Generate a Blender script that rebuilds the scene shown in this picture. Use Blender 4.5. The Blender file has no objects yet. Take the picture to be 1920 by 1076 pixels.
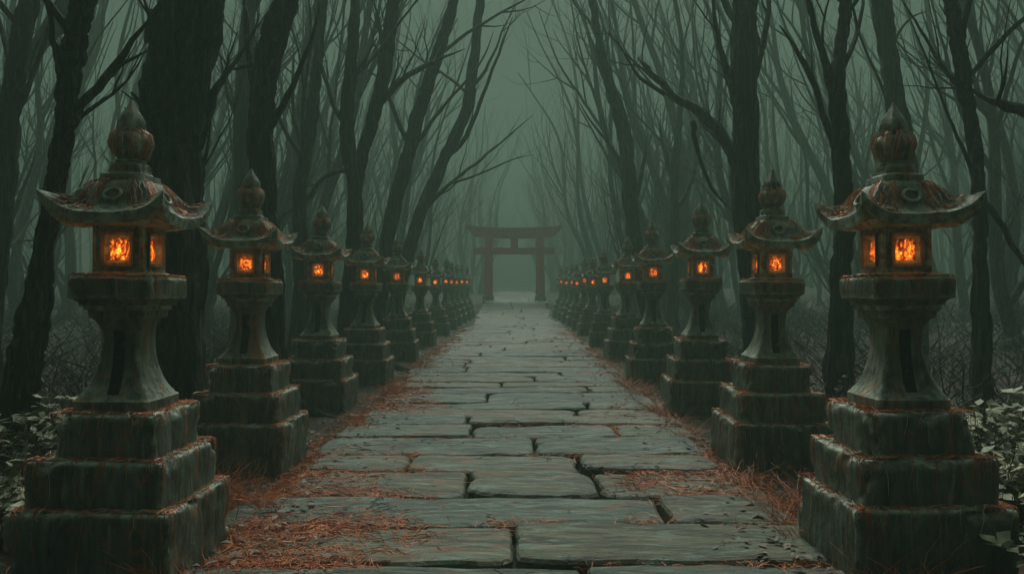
import bpy, math, random
from mathutils import Vector, noise, Matrix

sc = bpy.context.scene
R = math.radians
# ------------------------------------------------------------------ camera, sky, light, exposure
CAM_Z = 1.5
F = 1500.0                        # focal length in photo pixels (1920 wide)
cam_d = bpy.data.cameras.new('camera'); cam = bpy.data.objects.new('camera', cam_d)
sc.collection.objects.link(cam); sc.camera = cam
cam.location = (0, 0, CAM_Z); cam.rotation_euler = (R(90), 0, 0)
cam_d.sensor_width = 36; cam_d.lens = F / 1920 * 36; cam_d.shift_x = -5 / 1920
cam_d.clip_start = 0.05; cam_d.clip_end = 900

SUN_EL = 52
world = bpy.data.worlds.new('World'); sc.world = world; world.use_nodes = True
wn = world.node_tree; wn.nodes.clear()
def WN(t, **k):
    n = wn.nodes.new(t)
    for a, b in k.items(): setattr(n, a, b)
    return n
w_out = WN('ShaderNodeOutputWorld'); w_bg = WN('ShaderNodeBackground')
w_sky = WN('ShaderNodeTexSky'); w_sky.sky_type = 'NISHITA'; w_sky.sun_disc = False
w_sky.sun_elevation = R(SUN_EL); w_sky.sun_rotation = R(0); w_sky.dust_density = 4.0
w_bw = WN('ShaderNodeRGBToBW')
w_tc = WN('ShaderNodeTexCoord'); w_sep = WN('ShaderNodeSeparateXYZ')
w_ma = WN('ShaderNodeMapRange', interpolation_type='SMOOTHSTEP')      # bright only high up, above the treetops
for k_, v_ in (('From Min', .30), ('From Max', .85), ('To Min', .06), ('To Max', 1.0)): w_ma.inputs[k_].default_value = v_
w_mr = WN('ShaderNodeMapRange', interpolation_type='SMOOTHSTEP')      # and brighter ahead than behind
for k_, v_ in (('From Min', -.7), ('From Max', .35), ('To Min', .38), ('To Max', 1.0)): w_mr.inputs[k_].default_value = v_
w_m1 = WN('ShaderNodeMath', operation='MULTIPLY')
w_m2 = WN('ShaderNodeMath', operation='MULTIPLY')
w_tint = WN('ShaderNodeVectorMath', operation='SCALE'); w_tint.inputs[0].default_value = (0.82, 1.0, 0.88)
L = wn.links.new
L(w_tc.outputs['Generated'], w_sep.inputs[0])
L(w_sep.outputs['Z'], w_ma.inputs['Value']); L(w_sep.outputs['Y'], w_mr.inputs['Value'])
L(w_ma.outputs[0], w_m1.inputs[0]); L(w_mr.outputs[0], w_m1.inputs[1])
L(w_sky.outputs[0], w_bw.inputs[0]); L(w_bw.outputs[0], w_m2.inputs[0]); L(w_m1.outputs[0], w_m2.inputs[1])
L(w_m2.outputs[0], w_tint.inputs['Scale']); L(w_tint.outputs[0], w_bg.inputs['Color'])
w_bg.inputs['Strength'].default_value = 0.15
L(w_bg.outputs[0], w_out.inputs['Surface'])

sun_d = bpy.data.lights.new('sun', 'SUN'); sun = bpy.data.objects.new('sun', sun_d)
sc.collection.objects.link(sun)
sun_d.energy = 3.0; sun_d.angle = R(26); sun_d.color = (1.0, 0.99, 0.92)
sun.rotation_euler = (R(-(90 - SUN_EL)), 0, 0)                     # shines from ahead, down towards the viewer
sc.view_settings.view_transform = 'Standard'; sc.view_settings.look = 'None'
sc.view_settings.exposure = 0.27; sc.view_settings.gamma = 1.0
sc.cycles.use_denoising = True
sc.cycles.max_bounces = 5; sc.cycles.diffuse_bounces = 3; sc.cycles.glossy_bounces = 2
sc.cycles.volume_bounces = 1; sc.cycles.sample_clamp_indirect = 4
sc.render.film_transparent = False
FOG_DENSITY = 0.0185

# ------------------------------------------------------------------ helpers
class MB:
    def __init__(s): s.v = []; s.f = []
    def build(s, name, mat, parent=None, smooth=True, sharp=38):
        me = bpy.data.meshes.new(name); me.from_pydata(s.v, [], s.f)
        if smooth: me.polygons.foreach_set('use_smooth', [True] * len(me.polygons))
        me.materials.append(mat); me.update()
        if smooth: me.set_sharp_from_angle(angle=R(sharp))
        o = bpy.data.objects.new(name, me); sc.collection.objects.link(o)
        if parent: o.parent = parent
        return o
    def rings(s, rs, cap0=True, cap1=True):
        """rs: list of equally long vertex loops (ccw from above going up)"""
        b = len(s.v); n = len(rs[0])
        for r in rs: s.v.extend(r)
        for i in range(len(rs) - 1):
            for k in range(n):
                a = b + i * n + k; c = b + i * n + (k + 1) % n
                s.f.append((a, c, c + n, a + n))
        if cap0: s.f.append(tuple(b + k for k in reversed(range(n))))
        if cap1: s.f.append(tuple(b + (len(rs) - 1) * n + k for k in range(n)))
    def box(s, x0, x1, y0, y1, z0, z1):
        b = len(s.v)
        s.v += [(x0,y0,z0),(x1,y0,z0),(x1,y1,z0),(x0,y1,z0),(x0,y0,z1),(x1,y0,z1),(x1,y1,z1),(x0,y1,z1)]
        s.f += [(b,b+3,b+2,b+1),(b+4,b+5,b+6,b+7),(b,b+1,b+5,b+4),(b+1,b+2,b+6,b+5),(b+2,b+3,b+7,b+6),(b+3,b,b+4,b+7)]
    def tube(s, pts, rad, sides=8, rough=0.0, seed=0.0, cap=True):
        rs = []; n = len(pts); up = Vector((0.31, 0.2, 0.93))
        prev = None
        for i, p in enumerate(pts):
            t = (pts[min(i + 1, n - 1)] - pts[max(i - 1, 0)])
            if t.length < 1e-6: t = Vector((0, 0, 1))
            t.normalize()
            if prev is None:
                a = t.orthogonal().normalized()
            else:
                a = prev - t * prev.dot(t)
                if a.length < 1e-5: a = t.orthogonal()
                a.normalize()
            prev = a; b = t.cross(a); loop = []
            for k in range(sides):
                an = 2 * math.pi * k / sides; d = a * math.cos(an) + b * math.sin(an); r = rad[i]
                if rough:
                    q = Vector((math.cos(an) * 1.7 + seed, math.sin(an) * 1.7, i * 0.16 + seed))
                    r *= 1 + rough * noise.noise(q) * 1.6 + rough * 0.7 * noise.noise(q * 2.7)
                v = p + d * r; loop.append((v.x, v.y, v.z))
            rs.append(loop)
        s.rings(rs, cap, cap)
    def strand(s, pts, r):
        """thin three-sided tapered blade"""
        n = len(pts); rs = []
        for i, p in enumerate(pts):
            k = r * (1 - 0.8 * i / (n - 1)); t = (pts[min(i+1, n-1)] - pts[max(i-1, 0)]).normalized()
            a = t.orthogonal().normalized(); b = t.cross(a); loop = []
            for j in range(3):
                an = j * 2.094; v = p + (a * math.cos(an) + b * math.sin(an)) * k; loop.append((v.x, v.y, v.z))
            rs.append(loop)
        s.rings(rs, False, True)

def smooth_path(pts, rad, per=4):
    P = [Vector(p) for p in pts]; out = []; ro = []
    for i in range(len(P) - 1):
        p0 = P[max(i-1, 0)]; p1 = P[i]; p2 = P[i+1]; p3 = P[min(i+2, len(P)-1)]
        for k in range(per):
            t = k / per
            out.append(0.5 * ((2*p1) + (-p0+p2)*t + (2*p0-5*p1+4*p2-p3)*t*t + (-p0+3*p1-3*p2+p3)*t*t*t))
            ro.append(rad[i] * (1-t) + rad[i+1] * t)
    out.append(P[-1]); ro.append(rad[-1])
    return out, ro

def empty(name, loc, rz=0.0):
    o = bpy.data.objects.new(name, None); sc.collection.objects.link(o)
    o.location = loc; o.rotation_euler = (0, 0, rz); o.empty_display_size = 0.3
    return o
def tag(o, label=None, cat=None, group=None, kind=None):
    if label: o['label'] = label
    if cat: o['category'] = cat
    if group: o['group'] = group
    if kind: o['kind'] = kind
    return o
def copy_tree(o, parent=None):
    c = o.copy(); sc.collection.objects.link(c)
    if parent is not None: c.parent = parent
    for ch in list(o.children): copy_tree(ch, c)
    return c
def smoothstep(a, b, x):
    t = max(0.0, min(1.0, (x - a) / (b - a))); return t * t * (3 - 2 * t)
def ground_rise(y):
    return 0.76 * smoothstep(38.5, 47, y) + 0.24 * smoothstep(48, 72, y)
def ground_z(x, y):
    ax = abs(x)
    h = ground_rise(y) - 0.10 * smoothstep(2.2, 1.2, ax) - 0.02
    h += 0.03 * smoothstep(1.7, 2.3, ax) + 0.25 * smoothstep(3.0, 9.0, ax) + 1.2 * smoothstep(9, 40, ax)
    h += 0.05 * noise.noise(Vector((x * 0.9, y * 0.9, 0))) * smoothstep(2.6, 4, ax) + 0.012 * noise.noise(Vector((x * 4, y * 4, 3)))
    h += 0.35 * noise.noise(Vector((x * 0.12, y * 0.12, 7))) * smoothstep(5, 14, ax)
    return h

# ------------------------------------------------------------------ materials
def mat(name):
    m = bpy.data.materials.new(name); m.use_nodes = True; nt = m.node_tree
    b = nt.nodes['Principled BSDF']
    return m, nt, b
def ramp(nt, fac, stops):
    r = nt.nodes.new('ShaderNodeValToRGB'); el = r.color_ramp.elements
    while len(el) < len(stops): el.new(0.5)
    for e, (p, c) in zip(el, stops): e.position = p; e.color = (*c, 1)
    nt.links.new(fac, r.inputs[0]); return r.outputs[0]
def nz(nt, scale=(1,1,1), sc_=5.0, detail=4, rough=0.6, dist=0.0, coord='Object', rnd=True):
    tc = nt.nodes.new('ShaderNodeTexCoord'); mp = nt.nodes.new('ShaderNodeMapping')
    mp.inputs['Scale'].default_value = scale
    nt.links.new(tc.outputs[coord], mp.inputs['Vector'])
    if rnd:
        oi = nt.nodes.new('ShaderNodeObjectInfo'); mu = nt.nodes.new('ShaderNodeMath'); mu.operation = 'MULTIPLY'
        mu.inputs[1].default_value = 37.0; nt.links.new(oi.outputs['Random'], mu.inputs[0])
        nt.links.new(mu.outputs[0], mp.inputs['Location'])
    n = nt.nodes.new('ShaderNodeTexNoise'); n.inputs['Scale'].default_value = sc_
    n.inputs['Detail'].default_value = detail; n.inputs['Roughness'].default_value = rough
    n.inputs['Distortion'].default_value = dist
    nt.links.new(mp.outputs[0], n.inputs['Vector']); return n.outputs['Fac']
def mix(nt, fac, a, b, mode='MIX'):
    m = nt.nodes.new('ShaderNodeMix'); m.data_type = 'RGBA'; m.blend_type = mode
    for i, s in ((0, fac), (6, a), (7, b)):
        if hasattr(s, 'links'): nt.links.new(s, m.inputs[i])
        elif i == 0: m.inputs[0].default_value = s
        else: m.inputs[i].default_value = (*s, 1)
    return m.outputs[2]
def mrange(nt, v, a, b, c=0.0, d=1.0):
    m = nt.nodes.new('ShaderNodeMapRange'); nt.links.new(v, m.inputs[0])
    for i, q in enumerate((a, b, c, d)): m.inputs[i + 1].default_value = q
    return m.outputs[0]
def mul(nt, a, b, op='MULTIPLY'):
    m = nt.nodes.new('ShaderNodeMath'); m.operation = op
    for i, s in enumerate((a, b)):
        if hasattr(s, 'links'): nt.links.new(s, m.inputs[i])
        else: m.inputs[i].default_value = s
    return m.outputs[0]
def bump(nt, b, h, strength=0.5, dist=0.02):
    bp = nt.nodes.new('ShaderNodeBump'); bp.inputs['Strength'].default_value = strength
    bp.inputs['Distance'].default_value = dist
    nt.links.new(h, bp.inputs['Height']); nt.links.new(bp.outputs[0], b.inputs['Normal'])

def stone_material(name, dark=(0.045, 0.058, 0.046), light=(0.26, 0.285, 0.21), rust=0.8):
    m, nt, b = mat(name)
    a = nz(nt, (1, 1, 0.35), 7, 6, 0.65, 1.2)
    c = ramp(nt, a, [(0.30, dark), (0.50, tuple((p+q)/2*0.9 for p, q in zip(dark, light))), (0.72, light)])
    st = nz(nt, (9, 9, 0.7), 3, 3, 0.6, 0.3)
    c = mix(nt, mrange(nt, st, 0.45, 0.7, 0, 0.7), c, (0.025, 0.034, 0.026))
    s2 = nz(nt, (5, 5, 0.5), 4, 5, 0.7, 0.8)
    c = mix(nt, mrange(nt, s2, 0.56, 0.66, 0, 0.6), c, (0.28, 0.33, 0.26))                 # pale run-off streaks
    geo = nt.nodes.new('ShaderNodeNewGeometry'); sp = nt.nodes.new('ShaderNodeSeparateXYZ')
    nt.links.new(geo.outputs['Normal'], sp.inputs[0])
    up = mrange(nt, sp.outputs['Z'], 0.25, 0.8)
    mo = nz(nt, (1, 1, 1), 9, 5, 0.7, 0.8)
    c = mix(nt, mul(nt, up, mrange(nt, mo, 0.42, 0.6)), c, (0.46, 0.53, 0.41))       # pale lichen on ledges, top light also put into its colour
    pw = nz(nt, (1, 1, 1), 14, 4, 0.7)
    c = mix(nt, mul(nt, mrange(nt, geo.outputs['Pointiness'], 0.515, 0.57), mrange(nt, pw, 0.40, 0.60)), c, (0.42, 0.48, 0.38))   # worn arrises, edge highlights painted in pale
    ru = nz(nt, (1, 1, 0.6), 5.5, 6, 0.75, 1.5)
    c = mix(nt, mul(nt, mrange(nt, ru, 0.54, 0.62), mrange(nt, sp.outputs['Z'], -0.4, 0.6, rust * 0.45, rust)), c, (0.38, 0.145, 0.055))
    nt.links.new(c, b.inputs['Base Color']); b.inputs['Roughness'].default_value = 0.72
    h = nz(nt, (1, 1, 1), 38, 5, 0.7); h2 = nz(nt, (1, 1, 0.4), 9, 4, 0.6, 1.0)
    bump(nt, b, mul(nt, mul(nt, h, 0.35), h2, 'ADD'), 0.75, 0.02)
    return m
M_STONE = stone_material('weathered_stone')
M_STEP = stone_material('mossy_step_stone', (0.035, 0.052, 0.04), (0.19, 0.235, 0.19), 0.7)

def bark_material(name, c0, c1, c2):
    m, nt, b = mat(name)
    a = nz(nt, (7, 7, 0.55), 2.2, 6, 0.65, 0.8)
    c = ramp(nt, a, [(0.3, c0), (0.52, c1), (0.75, c2)])
    nt.links.new(c, b.inputs['Base Color']); b.inputs['Roughness'].default_value = 0.85
    b.inputs['Specular IOR Level'].default_value = 0.2
    h = nz(nt, (16, 16, 1.1), 2.0, 5, 0.7, 0.6)
    bump(nt, b, h, 0.9, 0.05)
    return m
M_BARK = bark_material('dark_bark', (0.012, 0.015, 0.012), (0.04, 0.048, 0.037), (0.15, 0.175, 0.14))
M_BARK2 = bark_material('grey_bark', (0.025, 0.03, 0.024), (0.06, 0.072, 0.056), (0.15, 0.175, 0.14))

def slab_material():
    m, nt, b = mat('path_flagstone')
    at = nt.nodes.new('ShaderNodeAttribute'); at.attribute_name = 'tone'
    base = ramp(nt, at.outputs['Fac'], [(0.0, (0.045, 0.085, 0.070)), (0.3, (0.08, 0.12, 0.085)), (0.5, (0.10, 0.105, 0.055)), (0.75, (0.15, 0.125, 0.07)), (1.0, (0.07, 0.10, 0.05))])
    st = nz(nt, (0.6, 2.4, 1), 1.5, 7, 0.68, 1.8, rnd=False)
    c = mix(nt, mrange(nt, st, 0.47, 0.56, 0, .85), base, (0.032, 0.04, 0.025))
    s2 = nz(nt, (0.7, 2.7, 1), 2.6, 6, 0.66, 1.6, rnd=False)
    c = mix(nt, mrange(nt, s2, 0.53, 0.60, 0, 0.8), c, (0.145, 0.215, 0.165))
    s3 = nz(nt, (0.8, 2.2, 1), 1.5, 6, 0.7, 2.0, rnd=False)
    c = mix(nt, mrange(nt, s3, 0.55, 0.62, 0, 0.7), c, (0.19, 0.085, 0.04))
    nt.links.new(c, b.inputs['Base Color'])
    mo = nz(nt, (1, 1.6, 1), 3.2, 7, 0.75, 0.6, rnd=False)
    c = mix(nt, mrange(nt, mo, 0.56, 0.64, 0, 0.75), c, (0.055, 0.085, 0.03))
    gr = nz(nt, (1, 1, 1), 55, 3, 0.7, rnd=False)
    c = mix(nt, mrange(nt, gr, 0.55, 0.75, 0, 0.45), c, (0.03, 0.035, 0.025))
    nt.links.new(c, b.inputs['Base Color'])
    rg = mrange(nt, s2, 0.3, 0.7, 0.75, 0.42); nt.links.new(rg, b.inputs['Roughness'])
    h = nz(nt, (1.2, 3.0, 1), 4.5, 8, 0.7, 0.8, rnd=False)
    vo = nt.nodes.new('ShaderNodeTexVoronoi'); vo.feature = 'DISTANCE_TO_EDGE'; vo.inputs['Scale'].default_value = 1.15
    tc = nt.nodes.new('ShaderNodeTexCoord'); va = nt.nodes.new('ShaderNodeVectorMath'); va.operation = 'ADD'
    n3 = nt.nodes.new('ShaderNodeTexNoise'); n3.inputs['Scale'].default_value = 2.2; n3.inputs['Detail'].default_value = 5
    nt.links.new(tc.outputs['Object'], n3.inputs['Vector']); nt.links.new(tc.outputs['Object'], va.inputs[0])
    vs = nt.nodes.new('ShaderNodeVectorMath'); vs.operation = 'SCALE'; vs.inputs['Scale'].default_value = 0.7
    nt.links.new(n3.outputs['Color'], vs.inputs[0]); nt.links.new(vs.outputs[0], va.inputs[1]); nt.links.new(va.outputs[0], vo.inputs['Vector'])
    msk = nz(nt, (1, 1, 1), 0.9, 2, 0.5, rnd=False)
    crack = mul(nt, mrange(nt, vo.outputs['Distance'], 0.0, 0.016, 1, 0), mrange(nt, msk, 0.50, 0.56))
    c = mix(nt, crack, c, (0.015, 0.018, 0.012)); nt.links.new(c, b.inputs['Base Color'])
    bump(nt, b, mul(nt, h, mul(nt, crack, 0.6), 'SUBTRACT'), 1.0, 0.035)
    return m
M_SLAB = slab_material()

def ground_material():
    m, nt, b = mat('forest_floor')
    a = nz(nt, (1, 1, 1), 1.1, 7, 0.7, 1.0, rnd=False)
    c = ramp(nt, a, [(0.32, (0.015, 0.021, 0.015)), (0.5, (0.032, 0.038, 0.025)), (0.62, (0.10, 0.045, 0.024)), (0.75, (0.055, 0.075, 0.045))])
    nt.links.new(c, b.inputs['Base Color']); b.inputs['Roughness'].default_value = 0.9
    h = nz(nt, (1, 1, 1), 9, 7, 0.75, 0.5, rnd=False); bump(nt, b, h, 1.0, 0.06)
    return m
M_GROUND = ground_material()

def strand_material(name, c0, c1, c2):
    m, nt, b = mat(name)
    a = nz(nt, (1, 1, 1), 6, 3, 0.6, 0)
    c = ramp(nt, a, [(0.35, c0), (0.5, c1), (0.68, c2)])
    nt.links.new(c, b.inputs['Base Color']); b.inputs['Roughness'].default_value = 0.6
    return m
M_RUST = strand_material('rusty_dry_grass', (0.26, 0.055, 0.02), (0.55, 0.15, 0.05), (0.68, 0.28, 0.12))
M_PALE = strand_material('pale_dry_root', (0.45, 0.16, 0.08), (0.50, 0.46, 0.36), (0.62, 0.70, 0.62))
M_SCRUB = strand_material('brown_scrub', (0.035, 0.035, 0.02), (0.085, 0.06, 0.03), (0.20, 0.10, 0.045))
M_LEAF = strand_material('olive_leaf', (0.06, 0.08, 0.05), (0.22, 0.24, 0.14), (0.55, 0.54, 0.34))

def gate_material():
    m, nt, b = mat('faded_red_timber')
    a = nz(nt, (1, 1, 1), 1.6, 5, 0.7, 0.5)
    c = ramp(nt, a, [(0.35, (0.70, 0.025, 0.015)), (0.6, (0.88, 0.05, 0.03)), (0.8, (0.80, 0.12, 0.08))])
    nt.links.new(c, b.inputs['Base Color']); b.inputs['Roughness'].default_value = 0.6
    return m
M_GATE = gate_material()

def fire_material():
    m, nt, b = mat('lit_window')
    a = nz(nt, (1, 1, 0.6), 24, 5, 0.62, 2.2)
    c = ramp(nt, a, [(0.40, (0.25, 0.022, 0.003)), (0.52, (0.75, 0.10, 0.007)), (0.62, (1.0, 0.23, 0.015)), (0.72, (1.0, 0.46, 0.08))])
    tc = nt.nodes.new('ShaderNodeTexCoord'); vd = nt.nodes.new('ShaderNodeVectorMath'); vd.operation = 'DISTANCE'
    vd.inputs[1].default_value = (.5, .5, .42); nt.links.new(tc.outputs['Generated'], vd.inputs[0])
    s = mul(nt, mrange(nt, a, 0.45, 0.74, 0.28, 3.2), mrange(nt, vd.outputs['Value'], 0.5, 0.80, 1.5, 0.12))   # flame burns low in the middle
    b.inputs['Base Color'].default_value = (0.1, 0.04, 0.02, 1)
    nt.links.new(c, b.inputs['Emission Color']); nt.links.new(s, b.inputs['Emission Strength'])
    return m
M_FIRE = fire_material()

# ------------------------------------------------------------------ ground
def axis(lo, hi, fine_lo, fine_hi, fine, grow=1.25):
    a = []; v = fine_lo
    while v < fine_hi: a.append(v); v += fine
    st = fine
    while v < hi: a.append(v); st *= grow; v += st
    a.append(hi); st = fine; v = fine_lo - st; left = []
    while v > lo: left.append(v); st *= grow; v -= st
    left.append(lo); return left[::-1] + a
gx = axis(-400, 400, -9, 9, 0.22); gy = axis(-200, 600, 2, 26, 0.25)
g = MB(); nx = len(gx)
for y in gy:
    for x in gx: g.v.append((x, y, ground_z(x, y)))
for j in range(len(gy) - 1):
    for i in range(nx - 1):
        a = j * nx + i; g.f.append((a, a + 1, a + nx + 1, a + nx))
tag(g.build('ground', M_GROUND), 'dark leaf-strewn forest floor either side of the stone path', 'ground', kind='structure')

# ------------------------------------------------------------------ flagstone path
rng = random.Random(5)
path = MB(); tones = []
def slab(x0, x1, y0, y1, seed):
    """one irregular flagstone between the given bounds"""
    r = random.Random(seed); z0 = 0.0
    W = x1 - x0; D = y1 - y0; gap = 0.002 + 0.012 * r.random() * (1 if y0 < 12 else .5); pts = []
    corner = [r.choice([.03, .04, .06, .09, .15]) for _ in range(4)]
    sx = max(6, int(W / 0.09)); sy = max(4, int(D / 0.09))
    def wob(x, y): return noise.noise(Vector((x * 2.3 + seed, y * 2.3, 0))) * 0.06 + noise.noise(Vector((x * 7, y * 7, seed))) * 0.034
    for k in range(sx): pts.append((x0 + W * k / sx, y0))
    for k in range(sy): pts.append((x1, y0 + D * k / sy))
    for k in range(sx): pts.append((x1 - W * k / sx, y1))
    for k in range(sy): pts.append((x0, y1 - D * k / sy))
    cx, cy = (x0 + x1) / 2, (y0 + y1) / 2; out = []
    for (x, y) in pts:
        dx = min(x - x0, x1 - x); dy = min(y - y0, y1 - y)
        ci = (1 if x > cx else 0) + (2 if y > cy else 0); c = corner[ci]
        ix = gap + max(0, wob(x, y) + 0.004); iy = gap + max(0, wob(y + 5, x) + 0.004)
        if dx < c and dy < c:
            q = c - math.hypot(c - dx, c - dy) if False else 0
            e = (1 - dx / c) * (1 - dy / c) * c * 0.38; ix += e; iy += e
        x2 = x + ix if x < cx else x - ix; y2 = y + iy if y < cy else y - iy
        out.append((x2, y2))
    h = r.uniform(-0.012, 0.018) * (1 if y0 < 12 else .5); tx = r.uniform(-0.014, 0.014); ty = r.uniform(-0.022, 0.022)
    def top(x, y, dz=0.0):
        return (x, y, ground_rise(y) + 0.005 + h + tx * (x - cx) + ty * (y - cy) + 0.012 * noise.noise(Vector((x * 1.7, y * 3.1, seed))) + 0.007 * noise.noise(Vector((x * 6, y * 9, seed))) + dz)
    def inset(d):
        o = []
        for (x, y) in out:
            vx = cx - x; vy = cy - y
            o.append((x + max(-d, min(d, vx * 3)), y + max(-d, min(d, vy * 3))))
        return o
    rs = [[(x, y, ground_rise(y) - 0.13) for x, y in out],
          [top(x, y, -0.028) for x, y in out],
          [top(x, y, -0.008) for x, y in inset(0.014)],
          [top(x, y) for x, y in inset(0.04)]]
    for t in (0.82, 0.62, 0.4, 0.18):
        rs.append([top(cx + (x - cx) * t, cy + (y - cy) * t, 0.004) for x, y in inset(0.04)])
    n0 = len(path.f); path.rings(rs, False, True)
    tones.extend([r.random()] * (len(path.f) - n0))
fixed = [(2.3, 3.3, [-0.5, 0.9]), (3.3, 4.35, [0.37]), (4.35, 5.05, [0.0]), (5.05, 5.72, [1.0]), (5.72, 6.5, [-0.36, 0.62]),
         (6.5, 7.15, [-0.9, 0.55]), (7.15, 7.95, [0.18]), (7.95, 8.7, [-0.45, 1.05])]
seed = 1
def row(y0, y1, joints, w):
    global seed
    xs = [-w + rng.uniform(-.12, .12)] + joints + [w + rng.uniform(-.12, .12)]
    for a, b in zip(xs, xs[1:]):
        slab(a, b, y0 + 0, y1, seed); seed += 1
for y0, y1, j in fixed: row(y0, y1, j, 1.82)
y = fixed[-1][1]
while y < 88:
    d = rng.uniform(0.55, 1.0) * (1.0 if y < 30 else 1.5); js = []; x = -1.8 + rng.uniform(0.8, 3.0)
    while x < 1.2: js.append(x); x += rng.uniform(1.5, 3.4)
    row(y, y + d, js, 1.8); y += d
po = path.build('path', M_SLAB, smooth=False)
at = po.data.attributes.new('tone', 'FLOAT', 'FACE'); at.data.foreach_set('value', tones)
tag(po, 'worn path of broad irregular flagstones with dark open joints', 'path', kind='structure')

# ------------------------------------------------------------------ stone lantern
def rsq(half, cham, z, n=10, lift=0.0):
    """square loop with a small chamfer at each corner, n points per side; lift raises the corners"""
    out = []; c = min(cham, half * .4) * .5
    for s in range(4):
        for k in range(n):
            u = -1 + 2 * k / (n - 1)
            px, py = u * (half - c), -half
            for _ in range(s): px, py = -py, px
            out.append([px, py, z + lift * (abs(u) ** 3.2)])
    return out
def rough_rings(rs, amp, seed):
    out = []
    for r in rs:
        lo = []
        for (x, y, z) in r:
            q = Vector((x * 7 + seed, y * 7, z * 7)); v = noise.noise_vector(q) * amp + noise.noise_vector(q * 3.1) * amp * 0.55
            lo.append((x + v.x, y + v.y, z + v.z * 0.6))
        out.append(lo)
    return out
def dense(prof, step=0.03):
    out = []
    for (z0, h0, c0), (z1, h1, c1) in zip(prof, prof[1:]):
        n = max(1, int(math.hypot(z1 - z0, h1 - h0) / step))
        for k in range(n):
            t = k / n; out.append((z0 + (z1-z0)*t, h0 + (h1-h0)*t, c0 + (c1-c0)*t))
    out.append(prof[-1]); return out
def loft(prof, name, m, parent, amp=0.005, seed=0.0, n=12, step=0.03):
    b = MB(); b.rings(rough_rings([rsq(h, c, z, n) for z, h, c in dense(prof, step)], amp, seed), True, True)
    return b.build(name, m, parent)
def round_loft(prof, name, m, parent, amp=0.004, seed=0.0, lobes=0, n=24):
    b = MB(); rs = []
    for z, r in prof:
        rs.append([(r * (1 + (0.08 * math.cos(lobes * 2*math.pi*k/n) if lobes else 0)) * math.cos(2*math.pi*k/n),
                    r * (1 + (0.08 * math.cos(lobes * 2*math.pi*k/n) if lobes else 0)) * math.sin(2*math.pi*k/n), z) for k in range(n)])
    b.rings(rough_rings(rs, amp, seed), True, True); return b.build(name, m, parent)

def slab_block(z0, z1, h, name, parent, seed):
    prof = dense([(z0, h - .004, .01), (z1 - .02, h, .01), (z1 - .006, h - .004, .012), (z1, h - .014, .02), (z1 + .001, h - .05, .02), (z1 + .002, h - .09, .03)], .022)
    rs = rough_rings([rsq(q, c, z, 30) for z, q, c in prof], .007, seed); out = []
    for r in rs:
        lo = []
        for (x, y, z) in r:
            e = smoothstep(.055, 0, z1 - z); ax, ay = abs(x), abs(y)
            co = smoothstep(.07, 0, h - min(ax, ay)) if h - max(ax, ay) < .03 else 0.0
            n1 = noise.noise(Vector((x * 5 + seed * 3, y * 5, z * 5))) + .5 * noise.noise(Vector((x * 16, y * 16, z * 16 + seed)))
            chip = max(0, n1 - .05) * .075 * max(e, co) + max(0, n1 - .25) * .02
            f = 1 - chip / h; lo.append((x * f, y * f, z - chip * .35 * e))
        out.append(lo)
    b = MB(); b.rings(out, True, True); return b.build(name, M_STEP, parent, sharp=45)

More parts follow.
